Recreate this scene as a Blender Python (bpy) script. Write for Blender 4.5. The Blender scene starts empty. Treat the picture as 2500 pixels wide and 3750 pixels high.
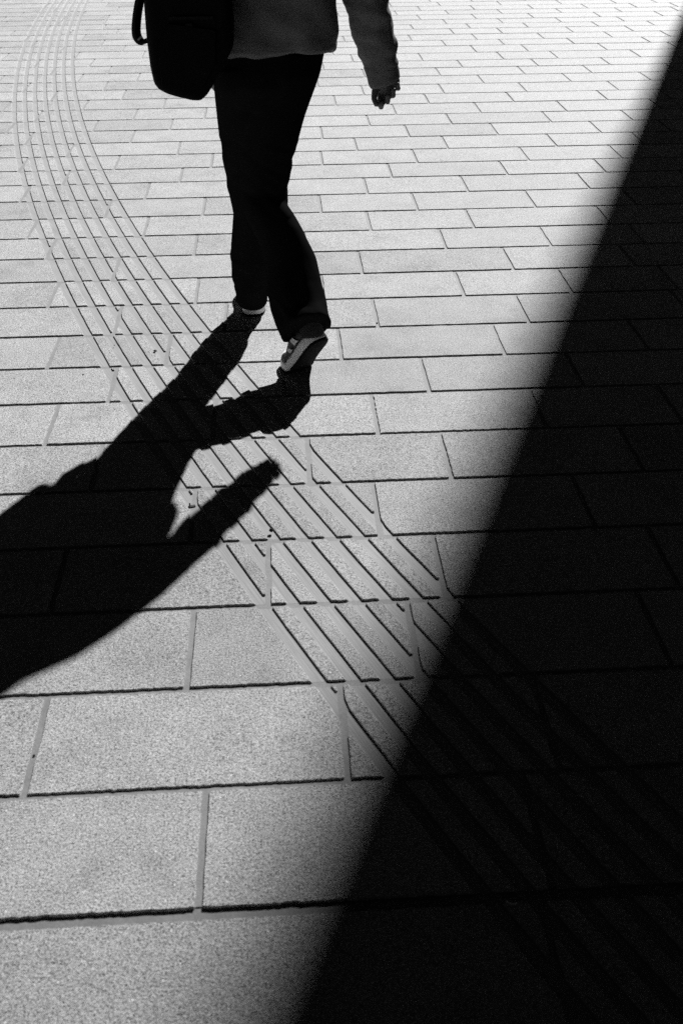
import bpy, bmesh, math, random
from mathutils import Vector, Matrix, noise

random.seed(7)
scene = bpy.context.scene
C = scene.collection
R = math.radians

# ---------------------------------------------------------------- camera
cam_d = bpy.data.cameras.new('camera')
cam = bpy.data.objects.new('camera', cam_d)
C.objects.link(cam)
right = Vector((0.99820938, -0.0595436, -0.00570885))
down = Vector((-0.03769302, -0.55203645, -0.83296758))
fwd = Vector((0.0464464, 0.83169124, -0.55329234))
m = Matrix((right, -down, -fwd)).transposed().to_4x4()
m.translation = Vector((0, 0, 1.6))
cam.matrix_world = m
cam_d.sensor_fit = 'VERTICAL'
cam_d.sensor_height = 36.0
cam_d.sensor_width = 24.0
cam_d.lens = 36.48
cam_d.clip_start = 0.05
cam_d.clip_end = 2000
scene.camera = cam
cam_d.dof.use_dof = True
cam_d.dof.focus_distance = 4.1
cam_d.dof.aperture_fstop = 5.6

# ---------------------------------------------------------------- sky and sun
SUN_AZ, SUN_EL = R(22.5), R(36.0)          # azimuth from +Y towards +X
world = bpy.data.worlds.new('World')
scene.world = world
world.use_nodes = True
wn, wl = world.node_tree.nodes, world.node_tree.links
wn.clear()
sky = wn.new('ShaderNodeTexSky')
sky.sky_type = 'NISHITA'
sky.sun_disc = False
sky.sun_elevation = SUN_EL
sky.sun_rotation = SUN_AZ
sky.altitude = 3000
sky.air_density = 0.05
sky.dust_density = 0.0
sky.ozone_density = 1.0
bw = wn.new('ShaderNodeRGBToBW')            # black-and-white film
bg = wn.new('ShaderNodeBackground')
bg.inputs['Strength'].default_value = 0.05
wo = wn.new('ShaderNodeOutputWorld')
wl.new(sky.outputs[0], bw.inputs[0])
wl.new(bw.outputs[0], bg.inputs['Color'])
wl.new(bg.outputs[0], wo.inputs['Surface'])

sun_d = bpy.data.lights.new('sun', 'SUN')
sun_d.energy = 5.0
sun_d.angle = R(0.65)
sun_d.color = (1, 1, 1)
sun = bpy.data.objects.new('sun', sun_d)
C.objects.link(sun)
to_sun = Vector((math.sin(SUN_AZ) * math.cos(SUN_EL), math.cos(SUN_AZ) * math.cos(SUN_EL), math.sin(SUN_EL)))
sun.rotation_euler = to_sun.to_track_quat('Z', 'Y').to_euler()
sun.location = (6, 14, 12)

vs = scene.view_settings
vs.view_transform = 'Standard'
vs.look = 'None'
vs.exposure = 0.5
vs.gamma = 1.0
vs.use_curve_mapping = False
scene.render.engine = 'CYCLES'
scene.cycles.use_denoising = False        # keep the grain of fast film
scene.cycles.sample_clamp_indirect = 0.7
scene.cycles.blur_glossy = 1.0

# ---------------------------------------------------------------- helpers
def empty(name, loc=(0, 0, 0)):
    o = bpy.data.objects.new(name, None)
    o.empty_display_size = 0.1
    o.location = loc
    C.objects.link(o)
    return o

def tag(o, label=None, cat=None, group=None, kind=None):
    if label: o['label'] = label
    if cat: o['category'] = cat
    if group: o['group'] = group
    if kind: o['kind'] = kind
    return o

def link(name, mesh, mats=(), parent=None):
    o = bpy.data.objects.new(name, mesh)
    C.objects.link(o)
    for mt in mats:
        if mt.name not in [x.name for x in mesh.materials if x]:
            mesh.materials.append(mt)
    if parent:
        o.parent = parent
        o.matrix_parent_inverse = Matrix.Translation(-parent.location) if parent.type == 'EMPTY' else Matrix()
    return o

def mesh_from(name, verts, faces, smooth=False):
    me = bpy.data.meshes.new(name)
    me.from_pydata([tuple(v) for v in verts], [], faces)
    me.update()
    if smooth:
        for p in me.polygons:
            p.use_smooth = True
    return me

class MB:
    """collects polygons"""
    def __init__(s):
        s.v, s.f, s.mi = [], [], []
    def add(s, verts, faces, mi=0):
        b = len(s.v)
        s.v += [tuple(x) for x in verts]
        for f in faces:
            s.f.append([b + i for i in f])
            s.mi.append(mi)
    def mesh(s, name, smooth=False):
        me = mesh_from(name, s.v, s.f, smooth)
        for p, i in zip(me.polygons, s.mi):
            p.material_index = i
        return me

# ---------------------------------------------------------------- materials
def principled(name):
    mt = bpy.data.materials.new(name)
    mt.use_nodes = True
    nt = mt.node_tree
    b = nt.nodes['Principled BSDF']
    return mt, nt.nodes, nt.links, b

def ramp(nodes, stops):
    r_ = nodes.new('ShaderNodeValToRGB')
    e = r_.color_ramp.elements
    while len(e) < len(stops):
        e.new(0.5)
    for el, (p, v) in zip(e, stops):
        el.position = p
        el.color = (v, v, v, 1)
    return r_

def stone_position(n, l):
    geo = n.new('ShaderNodeNewGeometry')
    oi = n.new('ShaderNodeObjectInfo')
    mul = n.new('ShaderNodeVectorMath'); mul.operation = 'SCALE'
    mul.inputs[0].default_value = (13.7, 7.3, 3.1)
    l.new(oi.outputs['Random'], mul.inputs['Scale'])
    add = n.new('ShaderNodeVectorMath'); add.operation = 'ADD'
    l.new(geo.outputs['Position'], add.inputs[0])
    l.new(mul.outputs[0], add.inputs[1])
    return add, oi

def noise_node(n, l, vec, scale, detail=3.0, rough=0.55):
    t = n.new('ShaderNodeTexNoise')
    t.inputs['Scale'].default_value = scale
    t.inputs['Detail'].default_value = detail
    t.inputs['Roughness'].default_value = rough
    l.new(vec.outputs[0], t.inputs['Vector'])
    return t

def math_node(n, l, op, a, b):
    x = n.new('ShaderNodeMath'); x.operation = op
    for i, q in enumerate((a, b)):
        if isinstance(q, (int, float)):
            x.inputs[i].default_value = q
        else:
            l.new(q, x.inputs[i])
    return x

def make_granite():
    """flame-finished pale granite: speckle with painted pit shade, brightening sheen, pitted relief"""
    mt, n, l, b = principled('flamed_granite')
    pos, oi = stone_position(n, l)
    # granite grain; its dark mica tones also paint the shade in surface pits
    grain = noise_node(n, l, pos, 265, 2.0, 0.75)
    cr = ramp(n, [(0.34, 0.15), (0.44, 0.76), (0.54, 1.18), (0.68, 1.9)])
    l.new(grain.outputs['Fac'], cr.inputs[0])
    blot = noise_node(n, l, pos, 6, 4.0, 0.65)
    br = ramp(n, [(0.28, 0.74), (0.45, 0.97), (0.7, 1.16)])
    l.new(blot.outputs['Fac'], br.inputs[0])
    obr = n.new('ShaderNodeRGBToBW')                  # each stone has its own tone
    l.new(oi.outputs['Color'], obr.inputs[0])
    m1 = math_node(n, l, 'MULTIPLY', cr.outputs[0], br.outputs[0])
    tone = math_node(n, l, 'MULTIPLY', m1.outputs[0], obr.outputs[0])
    base = math_node(n, l, 'MULTIPLY', tone.outputs[0], 0.105)
    # sparse crystal glints, painted as pale flecks into the base colour
    vo = n.new('ShaderNodeTexVoronoi')
    vo.inputs['Scale'].default_value = 150
    l.new(pos.outputs[0], vo.inputs['Vector'])
    fl = ramp(n, [(0.0, 1.0), (0.22, 1.0), (0.34, 0.0)])
    l.new(vo.outputs['Distance'], fl.inputs[0])
    sel = n.new('ShaderNodeSeparateColor')
    l.new(vo.outputs['Color'], sel.inputs[0])
    gt = math_node(n, l, 'GREATER_THAN', sel.outputs[0], 0.982)
    glint_fleck = math_node(n, l, 'MULTIPLY', fl.outputs[0], gt.outputs[0])
    addf = math_node(n, l, 'MULTIPLY', glint_fleck.outputs[0], 0.7)
    col = math_node(n, l, 'ADD', base.outputs[0], addf.outputs[0])
    l.new(col.outputs[0], b.inputs['Base Color'])
    rg = math_node(n, l, 'MULTIPLY', glint_fleck.outputs[0], -0.2)
    b.inputs['IOR'].default_value = 1.55
    rg2 = math_node(n, l, 'ADD', rg.outputs[0], 0.57)
    l.new(rg2.outputs[0], b.inputs['Roughness'])
    sp = math_node(n, l, 'MULTIPLY', tone.outputs[0], 0.85)
    l.new(sp.outputs[0], b.inputs['Specular IOR Level'])
    b.inputs['Sheen Weight'].default_value = 1.0  # sheen added to make the stones brighten with distance
    b.inputs['Sheen Roughness'].default_value = 0.675
    l.new(tone.outputs[0], b.inputs['Sheen Tint'])
    # relief
    n1 = noise_node(n, l, pos, 330, 3.0, 0.75)
    n2 = noise_node(n, l, pos, 120, 2.0, 0.5)
    a1 = math_node(n, l, 'MULTIPLY', n2.outputs['Fac'], 0.5)
    a2 = math_node(n, l, 'ADD', n1.outputs['Fac'], a1.outputs[0])
    bp = n.new('ShaderNodeBump')
    bp.inputs['Strength'].default_value = 1.0
    bp.inputs['Distance'].default_value = 0.0032
    l.new(a2.outputs[0], bp.inputs['Height'])
    l.new(bp.outputs[0], b.inputs['Normal'])
    return mt

def make_groove():
    """the same granite where a saw has milled the grooves: smooth, with fine blade marks"""
    mt, n, l, b = principled('milled_granite')
    pos, oi = stone_position(n, l)
    grain = noise_node(n, l, pos, 420, 3.0, 0.6)
    cr = ramp(n, [(0.30, 0.075), (0.70, 0.115)])
    l.new(grain.outputs['Fac'], cr.inputs[0])
    blot = noise_node(n, l, pos, 14, 3.0, 0.6)
    br = ramp(n, [(0.3, 0.90), (0.7, 1.06)])
    l.new(blot.outputs['Fac'], br.inputs[0])
    m0 = math_node(n, l, 'MULTIPLY', cr.outputs[0], br.outputs[0])
    b.inputs['Sheen Weight'].default_value = 0.80
    b.inputs['Sheen Roughness'].default_value = 0.64
    b.inputs['Roughness'].default_value = 0.62
    b.inputs['IOR'].default_value = 1.5
    b.inputs['Specular IOR Level'].default_value = 0.4
    # blade marks run along the grooves
    mp = n.new('ShaderNodeMapping')
    mp.inputs['Scale'].default_value = (330, 6, 1)
    turn = n.new('ShaderNodeMapping')
    turn.inputs['Rotation'].default_value = (0, 0, R(-24))
    geo = n.new('ShaderNodeNewGeometry')
    l.new(geo.outputs['Position'], turn.inputs['Vector'])
    l.new(turn.outputs[0], mp.inputs['Vector'])
    n1 = noise_node(n, l, mp, 1.0, 3.0, 0.6)
    bp = n.new('ShaderNodeBump')
    sr = ramp(n, [(0.30, 0.72), (0.70, 1.25)])
    l.new(n1.outputs['Fac'], sr.inputs[0])
    m1 = math_node(n, l, 'MULTIPLY', m0.outputs[0], sr.outputs[0])
    l.new(m1.outputs[0], b.inputs['Base Color'])
    l.new(sr.outputs[0], b.inputs['Sheen Tint'])
    bp.inputs['Strength'].default_value = 0.5
    bp.inputs['Distance'].default_value = 0.0012
    l.new(n1.outputs['Fac'], bp.inputs['Height'])
    l.new(bp.outputs[0], b.inputs['Normal'])
    return mt

def make_mortar(name, v):
    mt, n, l, b = principled(name)
    geo = n.new('ShaderNodeNewGeometry')
    g1 = noise_node(n, l, geo, 330, 3.0, 0.7)
    g2 = noise_node(n, l, geo, 24, 4.0, 0.7)
    cr = ramp(n, [(0.3, v * 0.45), (0.5, v * 0.95), (0.7, v * 1.5)])
    l.new(g1.outputs['Fac'], cr.inputs[0])
    br = ramp(n, [(0.3, 0.6), (0.5, 0.95), (0.7, 1.15)])
    l.new(g2.outputs['Fac'], br.inputs[0])
    m1 = math_node(n, l, 'MULTIPLY', cr.outputs[0], br.outputs[0])
    l.new(m1.outputs[0], b.inputs['Base Color'])
    b.inputs['Roughness'].default_value = 0.72
    b.inputs['IOR'].default_value = 1.5
    b.inputs['Sheen Weight'].default_value = 0.5
    b.inputs['Sheen Roughness'].default_value = 0.65
    bp = n.new('ShaderNodeBump')
    bp.inputs['Strength'].default_value = 0.5
    bp.inputs['Distance'].default_value = 0.001
    l.new(g1.outputs['Fac'], bp.inputs['Height'])
    l.new(bp.outputs[0], b.inputs['Normal'])
    return mt

def make_cloth(name, v, scale=900, rough=0.9, bump=0.0006, sheen=0.0, spec=0.3):
    mt, n, l, b = principled(name)
    tc = n.new('ShaderNodeNewGeometry')
    g1 = noise_node(n, l, tc, scale, 2.0, 0.6)
    cr = ramp(n, [(0.3, v * 0.8), (0.7, v * 1.2)])
    l.new(g1.outputs['Fac'], cr.inputs[0])
    g2 = noise_node(n, l, tc, 11, 3.0, 0.6)
    br = ramp(n, [(0.3, 0.85), (0.7, 1.1)])
    l.new(g2.outputs['Fac'], br.inputs[0])
    m1 = math_node(n, l, 'MULTIPLY', cr.outputs[0], br.outputs[0])
    l.new(m1.outputs[0], b.inputs['Base Color'])
    b.inputs['Roughness'].default_value = rough
    b.inputs['Specular IOR Level'].default_value = spec
    b.inputs['Sheen Weight'].default_value = sheen
    bp = n.new('ShaderNodeBump')
    bp.inputs['Strength'].default_value = 0.4
    bp.inputs['Distance'].default_value = bump
    l.new(g1.outputs['Fac'], bp.inputs['Height'])
    l.new(bp.outputs[0], b.inputs['Normal'])
    return mt

M = {
    'granite': make_granite(),
    'groove': make_groove(),
    'mortar': make_mortar('joint_mortar', 0.11),
    'bed': make_mortar('sand_bed', 0.08),
    'jacket': make_cloth('jacket_cotton', 0.15),
    'trousers': make_cloth('black_wool', 0.009, spec=0.0),
    'bag': make_cloth('black_nylon', 0.005, 1200, 0.8, spec=0.05),
    'strap': make_cloth('black_webbing', 0.008, 1500, 0.8, spec=0.1),
    'sock': make_cloth('dark_sock', 0.02),
    'skin': make_cloth('skin', 0.13, 600, 0.55, 0.0003, spec=0.4),
    'hair': make_cloth('black_hair', 0.02, 400, 0.45),
    'outsole': make_cloth('black_rubber', 0.007, 500, 0.85, 0.001, spec=0.1),
    'midsole': make_cloth('white_foam', 0.82, 300, 0.6, 0.0004),
    'upper': make_cloth('black_leather', 0.010, 500, 0.45, spec=0.3),
    'patch': make_cloth('white_leather', 0.75, 500, 0.35, spec=0.5),
    'metal': make_cloth('zip_metal', 0.5, 300, 0.3),
    'crumb': make_cloth('dry_leaf', 0.035, 300, 0.8),
    'fibre': make_cloth('pale_fibre', 0.8, 300, 0.6),
    'facade': make_mortar('dark_facade', 0.06),
    'glass': make_cloth('dark_glass', 0.02, 50, 0.1, spec=0.5),
}

# ---------------------------------------------------------------- pavement
ROW_Y = [1.1567, 1.4381, 1.7249, 2.0102, 2.2882, 2.5663, 2.847, 3.124, 3.396, 3.6744, 3.9609, 4.2387, 4.5201, 4.7965, 5.0842, 5.3745, 5.6642, 5.9378, 6.2299, 6.5198, 6.8186, 7.1022, 7.4095, 7.7106, 8.0246, 8.3271, 8.6293, 8.9234, 9.2478, 9.5686, 9.8493, 10.1453, 10.4503, 10.7174, 10.9972, 11.2993, 11.5808, 11.8754, 12.1643, 12.4871, 12.8043]   # south edge line of each row of stones
JOINTS = {0: [-0.186],
 1: [-0.546, 0.098],
 2: [-0.243, 0.279],
 3: [-0.061],
 4: [-0.27, 0.241],
 5: [0.061, 0.475],
 6: [-0.753, 0.284, 0.819],
 7: [-0.593, 0.482],
 8: [-0.841, -0.425, 0.202, 0.791],
 9: [-0.642, -0.226, 0.357, 0.937],
 10: [-0.936, -0.352, 0.163, 0.733],
 11: [-0.716, 0.34, 0.99],
 12: [-1.042, -0.39, 0.105, 0.741, 1.218],
 13: [-1.179, -0.641, 0.423, 0.913, 1.568],
 14: [-0.857, -0.381, 0.201, 0.679, 1.27, 1.781],
 15: [-1.322, -0.69, 0.454, 0.978, 1.617],
 16: [-1.155, -0.534, 0.609, 1.241, 1.782],
 17: [-1.44, -0.915, -0.378, 0.246, 0.781, 1.417, 1.952],
 18: [-1.658, -1.222, -0.586, 0.461, 0.997, 1.644, 2.172],
 19: [-1.519, -0.889, 0.271, 0.802, 1.349, 1.989],
 20: [-1.155, -0.675, 0.584, 1.107, 1.747, 2.275],
 21: [-1.568, -0.933, -0.473, 0.781, 1.344, 1.915, 2.56],
 22: [-1.838, -1.304, -0.768, 0.402, 1.038, 1.623, 2.275],
 23: [-1.571, -1.08, 0.617, 1.185, 1.775, 2.437],
 24: [-1.818, -1.247, 0.305, 1.523, 2.174, 2.77],
 25: [-2.071, -1.474, -1.039, 0.671, 1.245, 1.891, 2.407, 3.07],
 26: [-1.733, -1.294, 1.46, 2.059, 2.633],
 27: [-1.912, -1.473, 0.624, 1.185, 1.843, 2.288, 2.965],
 28: [-1.641, -1.093, 0.48, 1.01, 1.675, 2.113, 2.781, 3.394],
 29: [-2.352, -1.816, -1.289, 1.465, 1.971, 2.579, 3.249],
 30: [-2.104, -1.506, 1.204, 1.782, 2.378, 2.995, 3.515],
 31: [-2.226, -1.716, -1.278, 1.623, 2.064, 2.716, 3.272],
 32: [-2.408, -1.874, -1.45, 1.288, 1.82, 2.365, 3.029, 3.566],
 33: [-2.124, -1.603, 1.638, 2.176, 2.744, 3.352, 3.97],
 34: [1.423, 1.969, 2.536, 3.201, 3.821],
 35: [-1.643, 1.744, 2.278, 2.885, 3.495, 4.077],
 36: [-2.549, 1.496, 2.051, 2.656, 3.221, 3.733],
 37: [-1.616, 1.74]}   # joints met in each row
ROW_Y = {k: y + 0.002 for k, y in enumerate(ROW_Y)}
ROW_Y[-1] = ROW_Y[0] - 0.290
for k in range(-2, -9, -1):
    ROW_Y[k] = ROW_Y[k + 1] - 0.2815
for k in range(41, 52):
    ROW_Y[k] = ROW_Y[k - 1] + 0.293
GAP = 0.0155
DEPTH_J, DEPTH_G = 0.0051, 0.0049

# guide path: seven milled grooves along a curve x = c(Y)
PC = [1.41295990e-05, -1.02645273e-03, 3.50288016e-02, -5.76797673e-01, 1.18953453e+00]
def c_x(y):
    if y > 12.8:
        return c_x(12.8) + (y - 12.8) * c_s(12.8)
    return (((PC[0] * y + PC[1]) * y + PC[2]) * y + PC[3]) * y + PC[4]
def c_s(y):
    y = min(y, 12.8)
    return ((4 * PC[0] * y + 3 * PC[1]) * y + 2 * PC[2]) * y + PC[3]
def offset_x(nrm, Y):
    """x where the curve offset by nrm meets the line y = Y"""
    y = Y
    for _ in range(12):
        s = c_s(y)
        l_ = math.hypot(1, s)
        y = Y + nrm * s / l_
    s = c_s(y)
    return c_x(y) + nrm / math.hypot(1, s)
PITCH = 0.2088 / 3
GW = 0.034
GROOVES = [((i - 3) * PITCH - GW, (i - 3) * PITCH) for i in range(7)]   # right edge is the steep one

pavement = tag(empty('pavement', (0, 0, 0)), kind='structure')
pavement['label'] = 'sunlit plaza paved with rows of pale rough granite stones'

def inset(poly, dist):
    out = []
    n_ = len(poly)
    for i in range(n_):
        p0, p1, p2 = Vector(poly[i - 1]), Vector(poly[i]), Vector(poly[(i + 1) % n_])
        e1 = (p1 - p0); e2 = (p2 - p1)
        if e1.length < 1e-7 or e2.length < 1e-7:
            e1 = e2 = (p2 - p0)
        n1 = Vector((-e1.y, e1.x)).normalized(); n2 = Vector((-e2.y, e2.x)).normalized()
        k = (n1 + n2)
        k = k.normalized() / max(0.5, k.normalized().dot(n1)) if k.length > 1e-6 else n1
        out.append(p1 + k * dist)
    return out

def slab(mb, poly, zt, zb, slant=None, mi=0, arris=0.0009):
    """stone from a counter-clockwise outline: worn arris, walls; slant shifts wall foot of the marked points"""
    n_ = len(poly)
    ins = inset(poly, arris)
    vt = [(p.x, p.y, zt) for p in ins]
    vm = [(p[0], p[1], zt - arris * 0.8) for p in poly]
    vb = [(p[0] + (slant[i] if slant else 0), p[1], zb) for i, p in enumerate(poly)]
    f = [list(range(n_))]
    for i in range(n_):
        j = (i + 1) % n_
        f.append([n_ + i, n_ + j, j, i])
        f.append([2 * n_ + i, 2 * n_ + j, n_ + j, n_ + i])
    mb.add(vt + vm + vb, f, mi)

def edge_noise(x, y, amp):
    return amp * noise.noise(Vector((x * 90, y * 90, 3.1))) + amp * 0.6 * noise.noise(Vector((x * 230, y * 230, 9.7)))

def outline(x0, x1, y0, y1, left=None, right=None, step=0.02, amp=0.0026):
    """outline of the part of a stone between two x(Y) boundaries; returns points and slant marks"""
    lf = (lambda Y: max(x0, left(Y))) if left else (lambda Y: x0)
    rf = (lambda Y: min(x1, right(Y))) if right else (lambda Y: x1)
    N = 28 if (left or right) else max(3, int((y1 - y0) / (step * 1.6)))
    Ys = [y0 + (y1 - y0) * i / N for i in range(N + 1)]
    ok = [Y for Y in Ys if rf(Y) - lf(Y) > 0.003]
    if len(ok) < 3:
        return None, None
    a, b = ok[0], ok[-1]
    pts, sl = [], []
    if left or right:
        M_ = max(4, int((b - a) / 0.035))
        if step > 0.05: M_ = 3
    else:
        M_ = max(2, int((b - a) / (step * 1.6)))
    yy = [a + (b - a) * i / M_ for i in range(M_ + 1)]
    def south(x): return a + edge_noise(x, a, amp)
    def north(x): return b + edge_noise(x, b, amp)
    nx = max(1, int((rf(a) - lf(a)) / step))
    for i in range(nx + 1):
        x = lf(a) + (rf(a) - lf(a)) * i / nx
        pts.append((x, south(x))); sl.append(0.0)
    def mark(Y, x):
        return 0.004 if (right and abs(right(Y) - x) < 1e-6) else 0.0
    sl[-1] = mark(a, rf(a))
    for Y in yy[1:-1]:
        x = rf(Y)
        on = mark(Y, x)
        pts.append((x if on else x + edge_noise(x + 5, Y, amp), Y)); sl.append(on)
    nx = max(1, int((rf(b) - lf(b)) / step))
    for i in range(nx + 1):
        x = rf(b) - (rf(b) - lf(b)) * i / nx
        pts.append((x, north(x))); sl.append(0.0)
    sl[-nx - 1] = mark(b, rf(b))
    for Y in reversed(yy[1:-1]):
        x = lf(Y)
        pts.append((x + edge_noise(x - 5, Y, amp * (0.4 if left else 1)), Y)); sl.append(0.0)
    return pts, sl

def in_frame(x0, x1, y0, y1):
    # does the photograph show any of this stone
    for i in range(5):
        for j in range(3):
            v = Vector((x0 + (x1 - x0) * i / 4, y0 + (y1 - y0) * j / 2, -1.6))
            z = v.dot(fwd)
            if z > 0.1 and abs(v.dot(right) / z) < 0.332 and abs(v.dot(down) / z) < 0.497:
                return True
    return False

def view_half(y):     # rough half width of what the photo can see at distance y, plus a margin
    return 0.42 * y + 0.55

far_stones = MB()
rng = random.Random(31)
n_stones = 0
for k in range(-7, 51):
    y0 = ROW_Y[k]
    nxt = ROW_Y[k + 1]
    gap = 0.027 if k + 1 == 0 else GAP
    y1 = nxt - gap
    ymid = (y0 + y1) / 2
    js = sorted(JOINTS.get(k, JOINTS.get(str(k), [])))
    # complete the row: split long gaps, extend to both sides
    full = []
    if js:
        full.append(js[0])
        for a, b in zip(js, js[1:]):
            nsp = max(1, round((b - a) / 0.56))
            for i in range(1, nsp):
                full.append(a + (b - a) * (i / nsp) + rng.uniform(-0.05, 0.05))
            full.append(b)
    else:
        full = [-0.95 if k == -1 else rng.uniform(-0.3, 0.3)]
        if k == -1:
            full.append(0.42)
    lim = max(5.0, view_half(max(ymid, 1)) + 3.0)
    while full[-1] < lim:
        full.append(full[-1] + rng.choice((0.44, 0.53, 0.58, 0.64)) + rng.uniform(-0.01, 0.01))
    while full[0] > -lim:
        full.insert(0, full[0] - rng.choice((0.44, 0.53, 0.58, 0.64)) + rng.uniform(-0.01, 0.01))
    near = ymid < 3.2
    step = 0.008 if near else (0.025 if ymid < 5.5 else 0.09)
    for a, b in zip(full, full[1:]):
        x0, x1 = a + 0.0, b - GAP          # measured joints are the left edges of stones
        lvl = rng.uniform(-0.0006, 0.0006)
        cx = (x0 + x1) / 2
        seen = in_frame(x0, x1, y0, y1)
        crossing = False
        for Y in (y0, ymid, y1):
            l_, h_ = offset_x(GROOVES[0][0], Y), offset_x(GROOVES[6][1], Y)
            if x1 > l_ and x0 < h_:
                crossing = True
        if not seen:
            mb = far_stones
        else:
            mb = MB()
        bars = []
        if not crossing:
            pts, sl = outline(x0, x1, y0, y1, step=step if seen else 0.2)
            slab(mb, pts, lvl, -0.03)
        else:
            mb.add([(x0 + .001, y0 + .001, -DEPTH_G), (x1 - .001, y0 + .001, -DEPTH_G), (x1 - .001, y1 - .001, -DEPTH_G), (x0 + .001, y1 - .001, -DEPTH_G),
                    (x0 + .001, y0 + .001, -0.03), (x1 - .001, y0 + .001, -0.03), (x1 - .001, y1 - .001, -0.03), (x0 + .001, y1 - .001, -0.03)],
                   [[0, 1, 2, 3], [4, 5, 1, 0], [5, 6, 2, 1], [6, 7, 3, 2], [7, 4, 0, 3]], 1)
            st = step if seen else 0.2
            pts, sl = outline(x0, x1, y0, y1, None, lambda Y: offset_x(GROOVES[0][0], Y), st)
            if pts: slab(mb, pts, lvl, -0.0054, sl)
            pts, sl = outline(x0, x1, y0, y1, lambda Y: offset_x(GROOVES[6][1], Y), None, st)
            if pts: slab(mb, pts, lvl, -0.0054, sl)
            for g in range(6):
                pts, sl = outline(x0, x1, y0, y1, (lambda Y, g=g: offset_x(GROOVES[g][1], Y)),
                                  (lambda Y, g=g: offset_x(GROOVES[g + 1][0], Y)), min(st, 0.015) if ymid < 4 else st)
                if not pts: continue
                if seen:
                    bm_ = MB()
                    slab(bm_, pts, lvl, -0.0054, sl)
                    bars.append(bm_)
                else:
                    slab(mb, pts, lvl, -0.0054, sl)
        if seen:
            o = link('paving_stone', mb.mesh('paving_stone'), (M['granite'], M['groove']), pavement)
            n_stones += 1
            tn = rng.uniform(0.91, 1.12) if rng.random() > 0.14 else rng.uniform(0.80, 0.90)
            o.color = (tn, tn, tn, 1)
            for bm_ in bars:
                link('guide_bar', bm_.mesh('guide_bar'), (M['granite'],), o).color = (tn, tn, tn, 1)
far = link('outer_paving', far_stones.mesh('outer_paving'), (M['granite'], M['groove']), pavement)
tag(far, kind='stuff')
print('stones in view', n_stones)

# mortar in the joints, the wide expansion joint and the bed to the horizon
yj = ROW_Y[0]
mb = MB()
XL, YB, YT = 14, ROW_Y[-7] - 0.1, ROW_Y[50] + 0.3
def strip_grid(ya, yb, z, nx=40):
    xs = [-XL + 2 * XL * i / nx for i in range(nx + 1)]
    v = [(x, ya, z) for x in xs] + [(x, yb, z) for x in xs]
    mb.add(v, [[i, i + 1, nx + 2 + i, nx + 1 + i] for i in range(nx)])
strip_grid(YB, yj - 0.034, -DEPTH_J)
strip_grid(yj + 0.004, YT, -DEPTH_J)
link('mortar', mb.mesh('mortar'), (M['mortar'],), pavement)
mb = MB()
strip_grid(yj - 0.2, yj + 0.2, -0.0072)
link('expansion_joint_filler', mb.mesh('expansion_joint_filler'), (M['bed'],), pavement)
g = mesh_from('ground', [(-900, -900, -0.04), (900, -900, -0.04), (900, 900, -0.04), (-900, 900, -0.04)], [[0, 1, 2, 3]])
tag(link('ground', g, (M['mortar'],)), kind='structure', label='pale open ground reaching away beyond the paved plaza')

# ---------------------------------------------------------------- the building whose corner shades the plaza
bx, by = 8.135, 21.0
bld = tag(empty('office_building', (bx, by, 0)), 'tall dark office building whose corner shades the plaza', 'building')
def box(x0, x1, y0, y1, z0, z1):
    v = [(x, y, z) for z in (z0, z1) for y in (y0, y1) for x in (x0, x1)]
    return v, [[0, 2, 3, 1], [4, 5, 7, 6], [0, 1, 5, 4], [2, 6, 7, 3], [0, 4, 6, 2], [1, 3, 7, 5]]
mb = MB(); mb.add(*box(bx, bx + 30, by, by + 18, -0.03, 30))
link('wall', mb.mesh('wall'), (M['facade'],), bld)
mb = MB(); mb.add(*box(bx + 0.5, bx + 29.5, by + 0.5, by + 17.5, 30, 30.6))
link('roof', mb.mesh('roof'), (M['facade'],), bld)
mb = MB(); mb.add(*box(bx + 3.0, bx + 5.4, by - 0.03, by + 0.05, 0, 2.6))
link('door', mb.mesh('door'), (M['glass'],), bld)
wm = None
for fl in range(1, 7):
    for i in range(7):
        if wm is None:
            mb = MB(); mb.add(*box(0, 2.4, -0.03, 0.03, 0, 1.9))
            wm = mb.mesh('window'); wm.materials.append(M['glass'])
        o = bpy.data.objects.new('window', wm)
        o.parent = bld
        o.location = (1.6 + i * 3.9, 0, 1.0 + fl * 3.6)
        C.objects.link(o)

bld.rotation_euler = (0, 0, R(-30))

# ---------------------------------------------------------------- person
V = Vector
def loft(rings, n=28, cap=True):
    """rings: (centre, ax, ay, power)"""
    v, f = [], []
    for c_, ax, ay, pw in rings:
        c_, ax, ay = V(c_), V(ax), V(ay)
        for i in range(n):
            t = 2 * math.pi * i / n
            cs, sn = math.cos(t), math.sin(t)
            cs = math.copysign(abs(cs) ** (2 / pw), cs); sn = math.copysign(abs(sn) ** (2 / pw), sn)
            v.append(c_ + ax * cs + ay * sn)
    m_ = len(rings)
    for r_ in range(m_ - 1):
        for i in range(n):
            j = (i + 1) % n
            f.append([r_ * n + i, r_ * n + j, (r_ + 1) * n + j, (r_ + 1) * n + i])
    if cap:
        f.append(list(range(n))[::-1])
        f.append([(m_ - 1) * n + i for i in range(n)])
    return v, f

def hring(x, y, z, rx, ry, pw=2.0, roll=0.0, pitch=0.0):
    """a level ring, tipped by roll (right side up) and pitch (front side up)"""
    return ((x, y, z), (rx * math.cos(roll), 0, rx * math.sin(roll)), (0, ry * math.cos(pitch), ry * math.sin(pitch)), pw)

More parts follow.
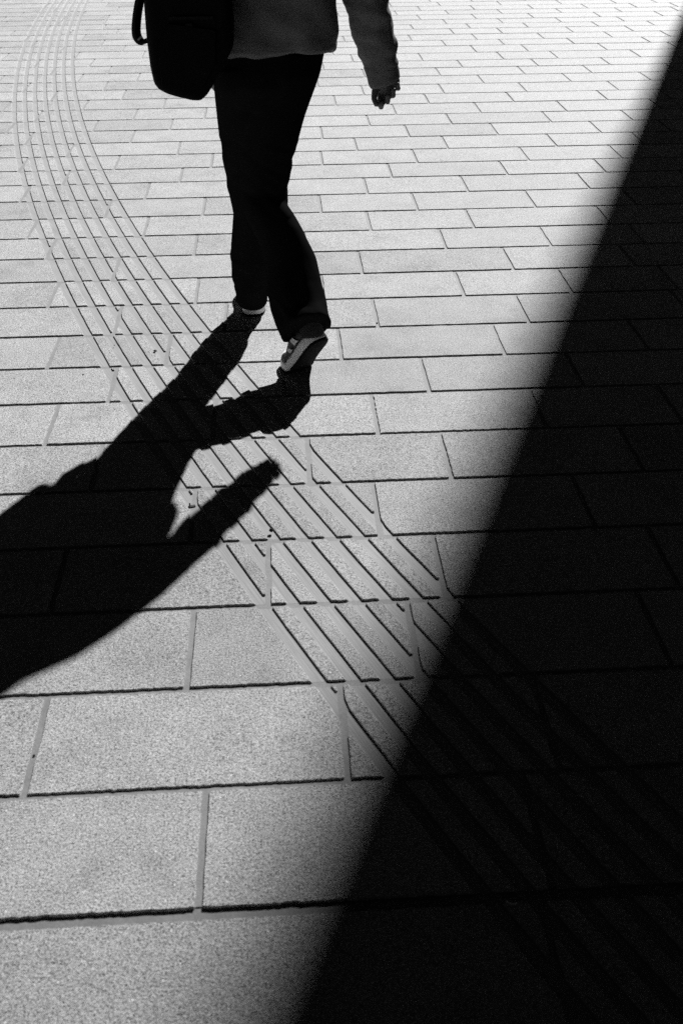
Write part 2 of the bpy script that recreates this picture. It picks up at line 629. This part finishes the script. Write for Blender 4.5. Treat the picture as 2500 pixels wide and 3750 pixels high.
def tube(path, radii, n=14):
    """round tube through points"""
    rings = []
    P_ = [V(p) for p in path]
    up = None
    for i, p in enumerate(P_):
        t = (P_[min(i + 1, len(P_) - 1)] - P_[max(i - 1, 0)]).normalized()
        ref = V((0, 1, 0)) if abs(t.y) < 0.8 else V((1, 0, 0))
        ax = t.cross(ref).normalized() if up is None else (up - t * up.dot(t)).normalized()
        up = ax
        ay = t.cross(ax).normalized()
        r_ = radii[i] if isinstance(radii, (list, tuple)) else radii
        rings.append((p, ax * r_, ay * r_, 2.0))
    return loft(rings, n)

def ball(c_, r_, sc=(1, 1, 1), n=16, m_=10):
    v = [V((c_[0], c_[1], c_[2] - r_ * sc[2]))]
    for i in range(1, m_):
        a = math.pi * i / m_ - math.pi / 2
        for j in range(n):
            t = 2 * math.pi * j / n
            v.append(V((c_[0] + r_ * sc[0] * math.cos(a) * math.cos(t), c_[1] + r_ * sc[1] * math.cos(a) * math.sin(t), c_[2] + r_ * sc[2] * math.sin(a))))
    v.append(V((c_[0], c_[1], c_[2] + r_ * sc[2])))
    f = [[0, 1 + (j + 1) % n, 1 + j] for j in range(n)]
    for i in range(m_ - 2):
        for j in range(n):
            f.append([1 + i * n + j, 1 + i * n + (j + 1) % n, 1 + (i + 1) * n + (j + 1) % n, 1 + (i + 1) * n + j])
    e = len(v) - 1
    f += [[e, 1 + (m_ - 2) * n + j, 1 + (m_ - 2) * n + (j + 1) % n] for j in range(n)]
    return v, f

def limb(mb, pts, radii):
    """capsule chain: tube plus balls at the ends"""
    mb.add(*tube(pts, radii))
    rr = radii if isinstance(radii, (list, tuple)) else [radii] * len(pts)
    mb.add(*ball(pts[0], rr[0])); mb.add(*ball(pts[-1], rr[-1]))

def fused(name, mb, voxel, mats, parent, smooth=6, fold=None, decimate=None):
    """one continuous skin over all shells collected in mb"""
    me = mb.mesh(name + '_raw')
    o = bpy.data.objects.new(name + '_raw', me)
    C.objects.link(o)
    rm = o.modifiers.new('r', 'REMESH'); rm.mode = 'VOXEL'; rm.voxel_size = voxel
    sm = o.modifiers.new('s', 'SMOOTH'); sm.factor = 0.5; sm.iterations = smooth
    if decimate:
        dm = o.modifiers.new('d', 'DECIMATE'); dm.ratio = decimate
    dg = bpy.context.evaluated_depsgraph_get()
    new = bpy.data.meshes.new_from_object(o.evaluated_get(dg))
    bpy.data.objects.remove(o); bpy.data.meshes.remove(me)
    new.name = name
    if fold:
        no = [v.normal.copy() for v in new.vertices]
        for v, n_ in zip(new.vertices, no):
            v.co += n_ * fold(v.co)
        new.update()
    for p in new.polygons:
        p.use_smooth = True
    new.materials.clear()
    return link(name, new, mats, parent)

person = tag(empty('person', (0.0, 3.55, 0)), 'person in dark jacket, black trousers and sneakers striding away across the plaza', 'person')

# --- trousers
mb = MB()
mb.add(*loft([hring(-0.022, 3.62, 1.06, 0.150, 0.095), hring(-0.022, 3.615, 0.98, 0.172, 0.108), hring(-0.034, 3.60, 0.90, 0.164, 0.125), hring(-0.045, 3.60, 0.83, 0.122, 0.112)], 36))
# front (left) leg, reaching forward
mb.add(*loft([hring(-0.100, 3.610, 0.95, 0.098, 0.105), hring(-0.102, 3.612, 0.889, 0.105, 0.116), hring(-0.104, 3.668, 0.732, 0.099, 0.106),
              hring(-0.096, 3.728, 0.585, 0.100, 0.100), hring(-0.088, 3.785, 0.414, 0.088, 0.105), hring(-0.108, 3.818, 0.259, 0.090, 0.112),
              hring(-0.128, 3.835, 0.151, 0.070, 0.112), hring(-0.128, 3.850, 0.075, 0.062, 0.108), hring(-0.128, 3.852, 0.040, 0.060, 0.105)], 36))
# rear (right) leg, pushing off the toe
def tilted(c_, rx, ry, tan, roll=(0, 0)):
    t = V(tan).normalized()
    ax = V((1, 0, 0)); ax = (ax - t * ax.dot(t)).normalized()
    ay = ax.cross(t).normalized()
    ax2 = ax + t * roll[0]; ay2 = ay + t * roll[1]
    return (c_, ax2 * rx, ay2 * ry, 2.4)
mb.add(*loft([hring(0.052, 3.61, 0.99, 0.106, 0.100), hring(0.040, 3.592, 0.928, 0.102, 0.115), hring(-0.008, 3.582, 0.79, 0.096, 0.105),
              hring(-0.045, 3.578, 0.66, 0.088, 0.096), tilted((-0.056, 3.570, 0.575), 0.083, 0.088, (0, 0.12, -1)),
              tilted((-0.055, 3.540, 0.500), 0.078, 0.090, (0.15, -0.45, -0.8)),
              tilted((-0.002, 3.478, 0.415), 0.077, 0.094, (0.25, -0.60, -0.75)),
              tilted((0.024, 3.425, 0.340), 0.086, 0.094, (0.2, -0.62, -0.75)),
              tilted((0.034, 3.368, 0.264), 0.093, 0.097, (0.2, -0.62, -0.75)),
              tilted((0.054, 3.318, 0.205), 0.092, 0.104, (0.2, -0.60, -0.75)),
              tilted((0.068, 3.275, 0.172), 0.087, 0.112, (0.2, -0.60, -0.75), (0.0, 0.12))], 36))
def trouser_fold(p):
    s = 0.004 * noise.noise(V((p.x * 14, p.y * 14, p.z * 4)))
    if p.z < 0.46 and p.y < 3.62:      # cloth bunched and hanging in long folds behind the lifted heel
        w = min(1, (0.46 - p.z) / 0.2)
        s += w * 0.008 * noise.noise(V((p.x * 22 + p.z * 8, p.y * 9, p.z * 7)))
        if p.z < 0.27:
            s += 0.007 * noise.noise(V((p.x * 8 + 4, p.y * 8, p.z * 38 + p.x * 20)))
    if p.z < 0.30 and p.y > 3.62:
        s += 0.005 * noise.noise(V((p.x * 12 + 4, p.y * 12, p.z * 28)))
    if 0.5 < p.z < 0.72:               # creases behind the knees and under the seat
        s += 0.005 * noise.noise(V((p.x * 7, p.y * 9, p.z * 30 + p.x * 18)))
    return s
fused('trousers', mb, 0.0065, (M['trousers'],), person, 5, trouser_fold)

# --- jacket
mb = MB()
mb.add(*loft([hring(-0.004, 3.637, 0.978, 0.200, 0.152, 2.3, 0.03, -0.12), hring(-0.004, 3.637, 0.996, 0.204, 0.155, 2.3, 0.03, -0.10), hring(-0.003, 3.642, 1.04, 0.208, 0.150, 2.3),
              hring(-0.002, 3.645, 1.085, 0.209, 0.148, 2.3), hring(-0.002, 3.65, 1.14, 0.203, 0.142, 2.3), hring(-0.002, 3.655, 1.22, 0.195, 0.136, 2.3),
              hring(-0.002, 3.665, 1.30, 0.200, 0.132, 2.3), hring(-0.002, 3.675, 1.38, 0.200, 0.124, 2.2), hring(-0.002, 3.682, 1.44, 0.182, 0.112), hring(-0.002, 3.685, 1.49, 0.168, 0.112), hring(-0.002, 3.688, 1.54, 0.142, 0.110), hring(-0.002, 3.695, 1.60, 0.112, 0.104)], 40))
# right sleeve
def sring(x, y, z, r_, tan, q=1.0, cut=0.0):
    t = V(tan).normalized()
    ax = V((1, 0, 0)); ax = (ax - t * ax.dot(t)).normalized()
    ay = t.cross(ax).normalized()
    return ((x, y, z), (ax + t * cut) * r_, ay * r_ * q, 2.0)
T1 = (0.35, -0.06, -1)
mb.add(*loft([sring(0.130, 3.675, 1.425, 0.066, (0.8, 0, -0.6)), sring(0.172, 3.670, 1.375, 0.078, (0.5, 0, -1)), sring(0.228, 3.664, 1.275, 0.077, T1), sring(0.276, 3.672, 1.18, 0.074, T1),
              sring(0.299, 3.688, 1.12, 0.0715, (0.25, 0.2, -1)), sring(0.312, 3.698, 1.06, 0.0700, (0.25, 0.2, -1)), sring(0.329, 3.708, 1.00, 0.0670, (0.28, 0.15, -1)),
              sring(0.342, 3.714, 0.955, 0.0580, (0.25, 0.12, -1)), sring(0.354, 3.720, 0.905, 0.0560, (0.22, 0.1, -1)), sring(0.365, 3.725, 0.868, 0.0530, (0.2, 0.1, -1), 1.0, -0.15)], 30))
mb.add(*ball((0.385, 3.706, 0.992), 0.024, (0.75, 1.0, 1.2)))      # cuff tab bulging on the outside
# left sleeve, hand at the trouser pocket
mb.add(*loft([sring(-0.155, 3.675, 1.385, 0.070, (-0.8, 0, -0.6)), sring(-0.208, 3.672, 1.345, 0.076, (-0.5, 0, -1)), sring(-0.245, 3.655, 1.25, 0.070, (-0.3, -0.1, -1)),
              sring(-0.246, 3.650, 1.15, 0.066, (-0.15, 0.1, -1)), sring(-0.230, 3.680, 1.06, 0.068, (0.1, 0.4, -1)), sring(-0.212, 3.710, 0.98, 0.068, (0.2, 0.4, -1)), sring(-0.195, 3.730, 0.915, 0.062, (0.25, 0.35, -1))], 28))
def jacket_fold(p):
    s = 0.004 * noise.noise(V((p.x * 9, p.y * 9, p.z * 3.2)))
    if p.x > 0.215 and p.z < 1.3:      # slanting creases of the sleeve
        s += 0.011 * noise.noise(V((p.x * 10 + p.z * 16, p.y * 10, p.z * 18 - p.x * 8)))
        s += 0.004 * noise.noise(V((p.x * 30 + p.z * 30, p.y * 24, p.z * 44)))
        if p.z < 0.925:                # stitched cuff
            s = s * 0.35 + (0.0025 if p.z < 0.915 else 0.0)
    else:
        w = max(0, min(1, (1.16 - p.z) / 0.2))
        s += w * 0.013 * noise.noise(V((p.x * 15 + 2, p.y * 12, p.z * 2.6)))
        s += 0.008 * noise.noise(V((p.x * 8, p.y * 8, p.z * 15 + p.x * 9)))
        if p.z < 1.008:                # hem band
            s += 0.003
    return s
fused('jacket', mb, 0.0065, (M['jacket'],), person, 4, jacket_fold)

# --- body: one continuous figure under the clothes
mb = MB()
limb(mb, [(-0.02, 3.605, 0.93), (-0.01, 3.63, 1.08), (-0.004, 3.655, 1.25), (-0.004, 3.675, 1.36)], [0.105, 0.095, 0.105, 0.085])
limb(mb, [(-0.155, 3.675, 1.37), (0.150, 3.675, 1.37)], 0.05)
limb(mb, [(0.150, 3.675, 1.37), (0.205, 3.672, 1.33), (0.288, 3.675, 1.15), (0.340, 3.715, 0.96), (0.366, 3.728, 0.872)], [0.05, 0.045, 0.040, 0.036, 0.025])
limb(mb, [(-0.155, 3.675, 1.37), (-0.208, 3.672, 1.33), (-0.246, 3.655, 1.13), (-0.198, 3.732, 0.905)], [0.05, 0.045, 0.038, 0.026])
limb(mb, [(0.05, 3.60, 0.92), (-0.05, 3.575, 0.52), (0.085, 3.265, 0.165)], [0.075, 0.046, 0.034])
limb(mb, [(-0.10, 3.605, 0.92), (-0.104, 3.77, 0.46), (-0.124, 3.838, 0.10)], [0.075, 0.050, 0.036])
limb(mb, [(0.085, 3.265, 0.165), (0.05, 3.31, 0.06)], [0.034, 0.028])
limb(mb, [(-0.124, 3.838, 0.09), (-0.145, 3.97, 0.055)], [0.036, 0.028])
# neck and head, looking ahead
limb(mb, [(-0.003, 3.69, 1.45), (-0.003, 3.715, 1.60)], [0.055, 0.052])
mb.add(*ball((-0.003, 3.735, 1.705), 0.115, (0.66, 0.86, 1.0), 24, 16))
mb.add(*ball((-0.003, 3.775, 1.645), 0.060, (0.85, 0.85, 0.9)))           # jaw
limb(mb, [(-0.003, 3.832, 1.72), (-0.003, 3.848, 1.682)], [0.010, 0.014])  # nose
limb(mb, [(-0.020, 3.822, 1.652), (0.014, 3.822, 1.652)], 0.008)           # mouth
for sx in (-1, 1):
    mb.add(*ball((-0.003 + sx * 0.078, 3.735, 1.70), 0.028, (0.35, 0.7, 1.0)))
    mb.add(*ball((-0.003 + sx * 0.031, 3.818, 1.715), 0.012))
# right hand: loosely curled, palm turned back
limb(mb, [(0.366, 3.728, 0.875), (0.368, 3.733, 0.852)], [0.025, 0.026])
for (x, z0) in ((0.352, 0.824), (0.372, 0.833), (0.391, 0.846), (0.407, 0.862)):
    limb(mb, [(0.366 + (x - 0.376) * 0.4, 3.735, 0.872), (x, 3.742, z0 + 0.004)], [0.016, 0.0125])
def finger(pts, r0, r1):
    limb(mb, pts, [r0 + (r1 - r0) * i / (len(pts) - 1) for i in range(len(pts))])
finger([(0.352, 3.742, 0.826), (0.350, 3.722, 0.794), (0.351, 3.697, 0.791), (0.353, 3.684, 0.804)], 0.0112, 0.0085)
finger([(0.372, 3.742, 0.835), (0.372, 3.718, 0.806), (0.373, 3.692, 0.809), (0.373, 3.690, 0.828)], 0.0112, 0.0085)
finger([(0.391, 3.742, 0.848), (0.392, 3.718, 0.822), (0.392, 3.694, 0.828), (0.391, 3.696, 0.846)], 0.0106, 0.0080)
finger([(0.407, 3.740, 0.864), (0.410, 3.719, 0.845), (0.409, 3.699, 0.850), (0.407, 3.702, 0.864)], 0.0095, 0.0072)
finger([(0.345, 3.728, 0.868), (0.331, 3.716, 0.842), (0.327, 3.700, 0.818), (0.333, 3.686, 0.803)], 0.0135, 0.0090)
# left hand, fingers in the pocket, thumb outside
limb(mb, [(-0.198, 3.732, 0.905), (-0.198, 3.750, 0.865)], [0.025, 0.027])
for i in range(4):
    finger([(-0.200 + 0.006 * i, 3.722 + 0.017 * i, 0.862), (-0.188 + 0.006 * i, 3.725 + 0.017 * i, 0.830), (-0.178 + 0.006 * i, 3.728 + 0.016 * i, 0.805)], 0.0105, 0.008)
finger([(-0.200, 3.768, 0.890), (-0.190, 3.788, 0.868), (-0.178, 3.798, 0.850)], 0.0125, 0.009)
fused('body', mb, 0.0042, (M['skin'],), person, 3, None, 0.45)

# --- hair
mb = MB()
mb.add(*ball((-0.003, 3.722, 1.727), 0.117, (0.74, 0.88, 0.95), 24, 16))
mb.add(*ball((-0.003, 3.665, 1.68), 0.08, (0.9, 0.55, 1.0)))
fused('hair', mb, 0.006, (M['hair'],), person, 3, lambda p: 0.004 * noise.noise(V((p.x * 40, p.y * 40, p.z * 6))))

# --- shoes
SH_L, BALL = 0.280, 0.190
OUT = [(0.000, 0.016), (0.006, 0.029), (0.020, 0.039), (0.045, 0.0435), (0.085, 0.0425), (0.125, 0.0425), (0.160, 0.048), (0.195, 0.0545), (0.225, 0.0525), (0.250, 0.043), (0.268, 0.029), (0.280, 0.010)]
def half_width(s):
    for (a, wa), (b, wb) in zip(OUT, OUT[1:]):
        if s <= b:
            t = (s - a) / (b - a)
            return wa + (wb - wa) * t
    return OUT[-1][1]
def shoe(label, ball_pt, direction, pitch, curve_in):
    d_ = V(direction).normalized()
    d_ = V((d_.x, d_.y, 0)); side = V((d_.y, -d_.x, 0))          # side: to the right of the foot
    def put(s, w, t):
        # bend at the ball of the foot, smooth over 4 cm
        u = s - BALL
        b_ = min(1, max(0, (0.022 - u) / 0.044))
        ang = pitch * b_
        # integrate the bend along the sole
        x = z = 0.0
        N = 12
        for i in range(N):
            uu = u * (i + 0.5) / N
            bb = min(1, max(0, (0.022 - uu) / 0.044)) * pitch
            x += math.cos(bb) * u / N; z += -math.sin(bb) * u / N
        x += t * math.sin(ang); z += t * math.cos(ang)
        w2 = w + curve_in * 0.010 * math.sin(math.pi * min(1, max(0, s / SH_L)))
        return V(ball_pt) + d_ * x + side * w2 + V((0, 0, z))
    def shell(levels, mats, name, parent, n_s=26, smooth=True):
        """levels: list of (t(s), width scale(s)) from bottom to top"""
        mb_ = MB()
        ss = [SH_L * (0.5 - 0.5 * math.cos(math.pi * i / n_s)) for i in range(n_s + 1)]
        ring = [(s, 1) for s in ss] + [(s, -1) for s in reversed(ss)]
        v = []
        for tf, wf in levels:
            for s, sg in ring:
                v.append(put(s, sg * half_width(s) * wf(s), tf(s)))
        n_ = len(ring)
        f = []
        for k in range(len(levels) - 1):
            for i in range(n_):
                j = (i + 1) % n_
                f.append([k * n_ + i, k * n_ + j, (k + 1) * n_ + j, (k + 1) * n_ + i])
        for k, flip in ((0, True), (len(levels) - 1, False)):
            for i in range(n_s):
                q = [k * n_ + i, k * n_ + i + 1, k * n_ + n_ - 2 - i, k * n_ + n_ - 1 - i]
                f.append(q[::-1] if flip else q)
        mb_.add(v, f)
        return link(name, mb_.mesh(name, smooth), mats, parent)
    toe = lambda s: 0.010 * max(0, (s - 0.23) / 0.05) ** 2
    one = lambda s: 1.0
    root = shell([(lambda s: 0.034 + toe(s) * 0.6, lambda s: 0.96), (lambda s: 0.034 + 0.4 * (top(s) - 0.034), lambda s: 0.97),
                  (lambda s: 0.034 + 0.75 * (top(s) - 0.034), lambda s: 0.86), (lambda s: 0.034 + 0.95 * (top(s) - 0.034), lambda s: 0.68), (lambda s: top(s), lambda s: 0.5)], (M['upper'],), 'shoe', person)
    root['label'] = label
    shell([(lambda s: 0.009 + toe(s), lambda s: 0.99), (lambda s: 0.013 + toe(s), lambda s: 1.06), (lambda s: 0.034 + toe(s) - 0.02 * s, lambda s: 1.05), (lambda s: 0.043 + toe(s) * 0.7 - 0.02 * s, lambda s: 0.985)], (M['midsole'],), 'midsole', root)
    shell([(lambda s: 0.0 + toe(s), lambda s: 0.95), (lambda s: 0.002 + toe(s), lambda s: 1.01), (lambda s: 0.0095 + toe(s), lambda s: 1.03)], (M['outsole'],), 'outsole', root)
    # white heel tab and side marks
    def patch(pts, name):
        mb_ = MB()
        v = [put(*q) for q in pts]
        c_ = sum(v, V()) / len(v)
        nr = (v[1] - v[0]).cross(v[2] - v[0]).normalized()
        v2 = [p - nr * 0.006 for p in v]
        n_ = len(v)
        mb_.add(v + v2, [list(range(n_)), [n_ + i for i in range(n_)][::-1]] + [[i, n_ + i, n_ + (i + 1) % n_, (i + 1) % n_] for i in range(n_)])
        link(name, mb_.mesh(name), (M['patch'],), root)
    for sg in (-1, 1):
        def sd(s, t):
            k = (t - 0.034) / max(0.01, top(s) - 0.034)
            w = 0.97 if k < 0.4 else 0.97 - (k - 0.4) * 0.32
            return (s, sg * (half_width(s) * w + 0.0025), t)
        order = 1 if sg < 0 else -1
        patch([sd(0.050, 0.050), sd(0.075, 0.048), sd(0.085, 0.072), sd(0.068, 0.074)][::order], 'side_mark')
        patch([sd(0.100, 0.047), sd(0.118, 0.046), sd(0.126, 0.060), sd(0.112, 0.062)][::order], 'side_mark')
    def lat(s, t): return (s, half_width(s) * 0.97 + 0.003, t)
    patch([lat(0.012, 0.050), lat(0.034, 0.050), lat(0.034, 0.074), lat(0.014, 0.078)][::-1], 'heel_panel')
    patch([(-0.0005, -0.014, 0.058), (-0.0005, 0.014, 0.058), (0.004, 0.011, 0.088), (0.004, -0.011, 0.088)][::-1], 'heel_tab')
    return root
def top(s):
    pts = [(0.0, 0.084), (0.02, 0.096), (0.08, 0.098), (0.12, 0.090), (0.16, 0.072), (0.21, 0.058), (0.25, 0.050), (0.28, 0.040)]
    for (a, wa), (b, wb) in zip(pts, pts[1:]):
        if s <= b:
            return wa + (wb - wa) * (s - a) / (b - a)
    return pts[-1][1]
shoe('black sneaker with white midsole, heel lifted off the stones', (0.050, 3.322, 0.001), (-0.60, 0.80, 0), R(53), -1)
shoe('black sneaker with white midsole, planted flat on the stones', (-0.142, 3.988, 0.001), (-0.10, 1.0, 0), 0.0, 1)
mb = MB()
mb.add(*tube([(0.040, 3.36, 0.30), (0.070, 3.300, 0.21), (0.088, 3.262, 0.160), (0.080, 3.275, 0.12)], [0.040, 0.040, 0.040, 0.034], 20))
link('sock', mb.mesh('sock', True), (M['sock'],), person)
mb = MB()
mb.add(*tube([(-0.122, 3.835, 0.20), (-0.124, 3.838, 0.12), (-0.126, 3.845, 0.06)], [0.042, 0.041, 0.038], 20))
link('sock', mb.mesh('sock', True), (M['sock'],), person)

# ---------------------------------------------------------------- bag on the left shoulder
bag = tag(empty('shoulder_bag', (-0.26, 3.44, 0.89)), 'black nylon shoulder bag hanging behind the left hip', 'bag')
prof = [(-0.386, 1.06), (-0.384, 0.985), (-0.378, 0.940), (-0.366, 0.922), (-0.341, 0.909), (-0.300, 0.898), (-0.262, 0.890), (-0.236, 0.889), (-0.216, 0.903), (-0.196, 0.928), (-0.160, 0.985), (-0.128, 1.040), (-0.122, 1.10), (-0.124, 1.18), (-0.135, 1.27), (-0.165, 1.32), (-0.25, 1.335), (-0.33, 1.32), (-0.372, 1.26), (-0.384, 1.16)]
cxp = sum(p[0] for p in prof) / len(prof); czp = sum(p[1] for p in prof) / len(prof)
mb = MB()
lev = [(-0.075, 0.80), (-0.068, 0.90), (-0.045, 0.975), (-0.01, 1.0), (0.03, 0.985), (0.055, 0.92), (0.064, 0.82)]
v, f = [], []
nP = len(prof)
for dy, sc in lev:
    for (x, z) in prof:
        v.append((cxp + (x - cxp) * sc, 3.445 + dy + (z - 1.1) * 0.10, czp + (z - czp) * (0.5 + 0.5 * sc)))
for k in range(len(lev) - 1):
    for i in range(nP):
        j = (i + 1) % nP
        f.append([k * nP + i, k * nP + j, (k + 1) * nP + j, (k + 1) * nP + i])
f.append(list(range(nP))[::-1]); f.append([(len(lev) - 1) * nP + i for i in range(nP)])
mb.add(v, f)
bo = fused('bag_body', mb, 0.006, (M['bag'],), bag, 5, lambda p: 0.004 * noise.noise(V((p.x * 10, p.y * 10, p.z * 7))))
# pocket panel on the outside, with a zip and pull
mb = MB()
pk = [(-0.345, 0.945), (-0.270, 0.925), (-0.225, 0.935), (-0.185, 1.00), (-0.175, 1.09), (-0.31, 1.11), (-0.345, 1.05)]
def skin_y(z): return 3.445 - 0.0765 + (z - 1.1) * 0.10
v = [(x, skin_y(z) - 0.010, z) for x, z in pk] + [(x * 1.0 + (x + 0.26) * 0.06, skin_y(z) + 0.012, z) for x, z in pk]
n_ = len(pk)
mb.add(v, [list(range(n_)), [n_ + i for i in range(n_)][::-1]] + [[i, n_ + i, n_ + (i + 1) % n_, (i + 1) % n_] for i in range(n_)])
link('pocket', mb.mesh('pocket'), (M['bag'],), bag)
mb = MB(); mb.add(*box(-0.31, -0.18, skin_y(1.125) - 0.004, skin_y(1.125) + 0.01, 1.120, 1.128))
zipper = link('zip', mb.mesh('zip'), (M['strap'],), bag)
mb = MB(); mb.add(*box(-0.262, -0.242, skin_y(1.12) - 0.009, skin_y(1.12) - 0.005, 1.098, 1.110))
link('zip_pull', mb.mesh('zip_pull'), (M['strap'],), zipper)

def ribbon(path, width, thick, wdir, name, parent, mat):
    P_ = [V(p) for p in path]
    # resample with Catmull-Rom
    pts = []
    for i in range(len(P_) - 1):
        p0, p1, p2, p3 = P_[max(0, i - 1)], P_[i], P_[i + 1], P_[min(len(P_) - 1, i + 2)]
        for s_ in range(8):
            t = s_ / 8
            pts.append(0.5 * ((2 * p1) + (p2 - p0) * t + (2 * p0 - 5 * p1 + 4 * p2 - p3) * t * t + (3 * p1 - p0 - 3 * p2 + p3) * t ** 3))
    pts.append(P_[-1])
    v, f = [], []
    for i, p in enumerate(pts):
        t = (pts[min(i + 1, len(pts) - 1)] - pts[max(0, i - 1)]).normalized()
        w = V(wdir); w = (w - t * w.dot(t)).normalized()
        nn = t.cross(w)
        for a, b in ((-1, -1), (1, -1), (1, 1), (-1, 1)):
            v.append(p + w * a * width / 2 + nn * b * thick / 2)
    for i in range(len(pts) - 1):
        for a in range(4):
            b = (a + 1) % 4
            f.append([i * 4 + a, i * 4 + b, i * 4 + 4 + b, i * 4 + 4 + a])
    f.append([3, 2, 1, 0]); e = 4 * (len(pts) - 1); f.append([e, e + 1, e + 2, e + 3])
    return link(name, mesh_from(name, v, f), (mat,), parent)
ribbon([(-0.372, 3.455, 1.26), (-0.386, 3.45, 1.20), (-0.405, 3.445, 1.14), (-0.416, 3.44, 1.09), (-0.415, 3.44, 1.063), (-0.400, 3.44, 1.050), (-0.375, 3.44, 1.058)], 0.030, 0.012, (0.6, 1, 0), 'carry_loop', bag, M['strap'])
ribbon([(-0.300, 3.47, 1.31), (-0.245, 3.53, 1.40), (-0.195, 3.62, 1.445), (-0.165, 3.70, 1.445), (-0.150, 3.79, 1.40), (-0.165, 3.835, 1.30), (-0.215, 3.83, 1.20), (-0.300, 3.75, 1.13), (-0.348, 3.62, 1.10), (-0.350, 3.50, 1.12)], 0.038, 0.005, (1, 0.2, 0.2), 'shoulder_strap', bag, M['strap'])

# ---------------------------------------------------------------- litter on the stones
def crumb(x, y, r_, label, cat, seed, flat=0.45):
    rr = random.Random(seed)
    v, f = ball((0, 0, r_ * flat * 0.9), r_, (1, 0.8, flat), 9, 6)
    v = [V((p.x * rr.uniform(0.75, 1.2), p.y * rr.uniform(0.75, 1.2), max(0.0, p.z * rr.uniform(0.8, 1.3)))) for p in v]
    o = link(cat.replace(' ', '_'), mesh_from(cat, v, f), (M['crumb'],))
    o.location = (x, y, 0.0006)
    o.rotation_euler = (0, 0, rr.uniform(0, 6))
    tag(o, label, cat)
    return o
crumb(-0.478, 3.504, 0.0075, 'dark round crumb lying among the milled guide grooves beside the walker\'s shadow', 'leaf crumb', 1)
crumb(-0.061, 2.321, 0.0065, 'dark square crumb on a guide bar below the shadow of the hand', 'leaf crumb', 2, 0.7)
crumb(-0.712, 3.332, 0.0032, 'tiny dark speck on the plain stone left of the guide path', 'leaf crumb', 3)
crumb(-0.633, 3.567, 0.0030, 'tiny dark speck near the first groove of the guide path', 'leaf crumb', 4)
crumb(0.349, 3.712, 0.0045, 'dark speck in the joint between two plain stones right of the walker\'s rear shoe', 'leaf crumb', 5).location.z = -0.0047
crumb(-0.553, 1.545, 0.0035, 'dark speck in the joint of the large stones left of the guide path', 'leaf crumb', 6).location.z = -0.0047
# a broken leaf caught between the shadows of arm and body
mb = MB()
mb.add(*box(-0.011, 0.009, -0.004, 0.004, 0, 0.0025)); mb.add(*box(-0.008, -0.004, 0.002, 0.0035, 0.002, 0.011))
lf = link('dry_leaf', mb.mesh('dry_leaf'), (M['crumb'],))
lf.location = (-0.283, 2.468, -0.0044); lf.rotation_euler = (0, 0, 0.3)
tag(lf, 'broken dark leaf scrap between the shadows of arm and body', 'leaf')
arc = [(0.368 + 0.014 * math.cos(t) - 0.004, 1.140 + 0.012 * math.sin(t), 0.0022) for t in [R(200 + 11 * i) for i in range(10)]]
fb = link('fibre', mesh_from('fibre', *tube(arc, [0.0006] + [0.0012] * 8 + [0.0006], 8), smooth=True), (M['fibre'],))
tag(fb, 'pale curled fibre lying on the stone in deep shade', 'fibre')
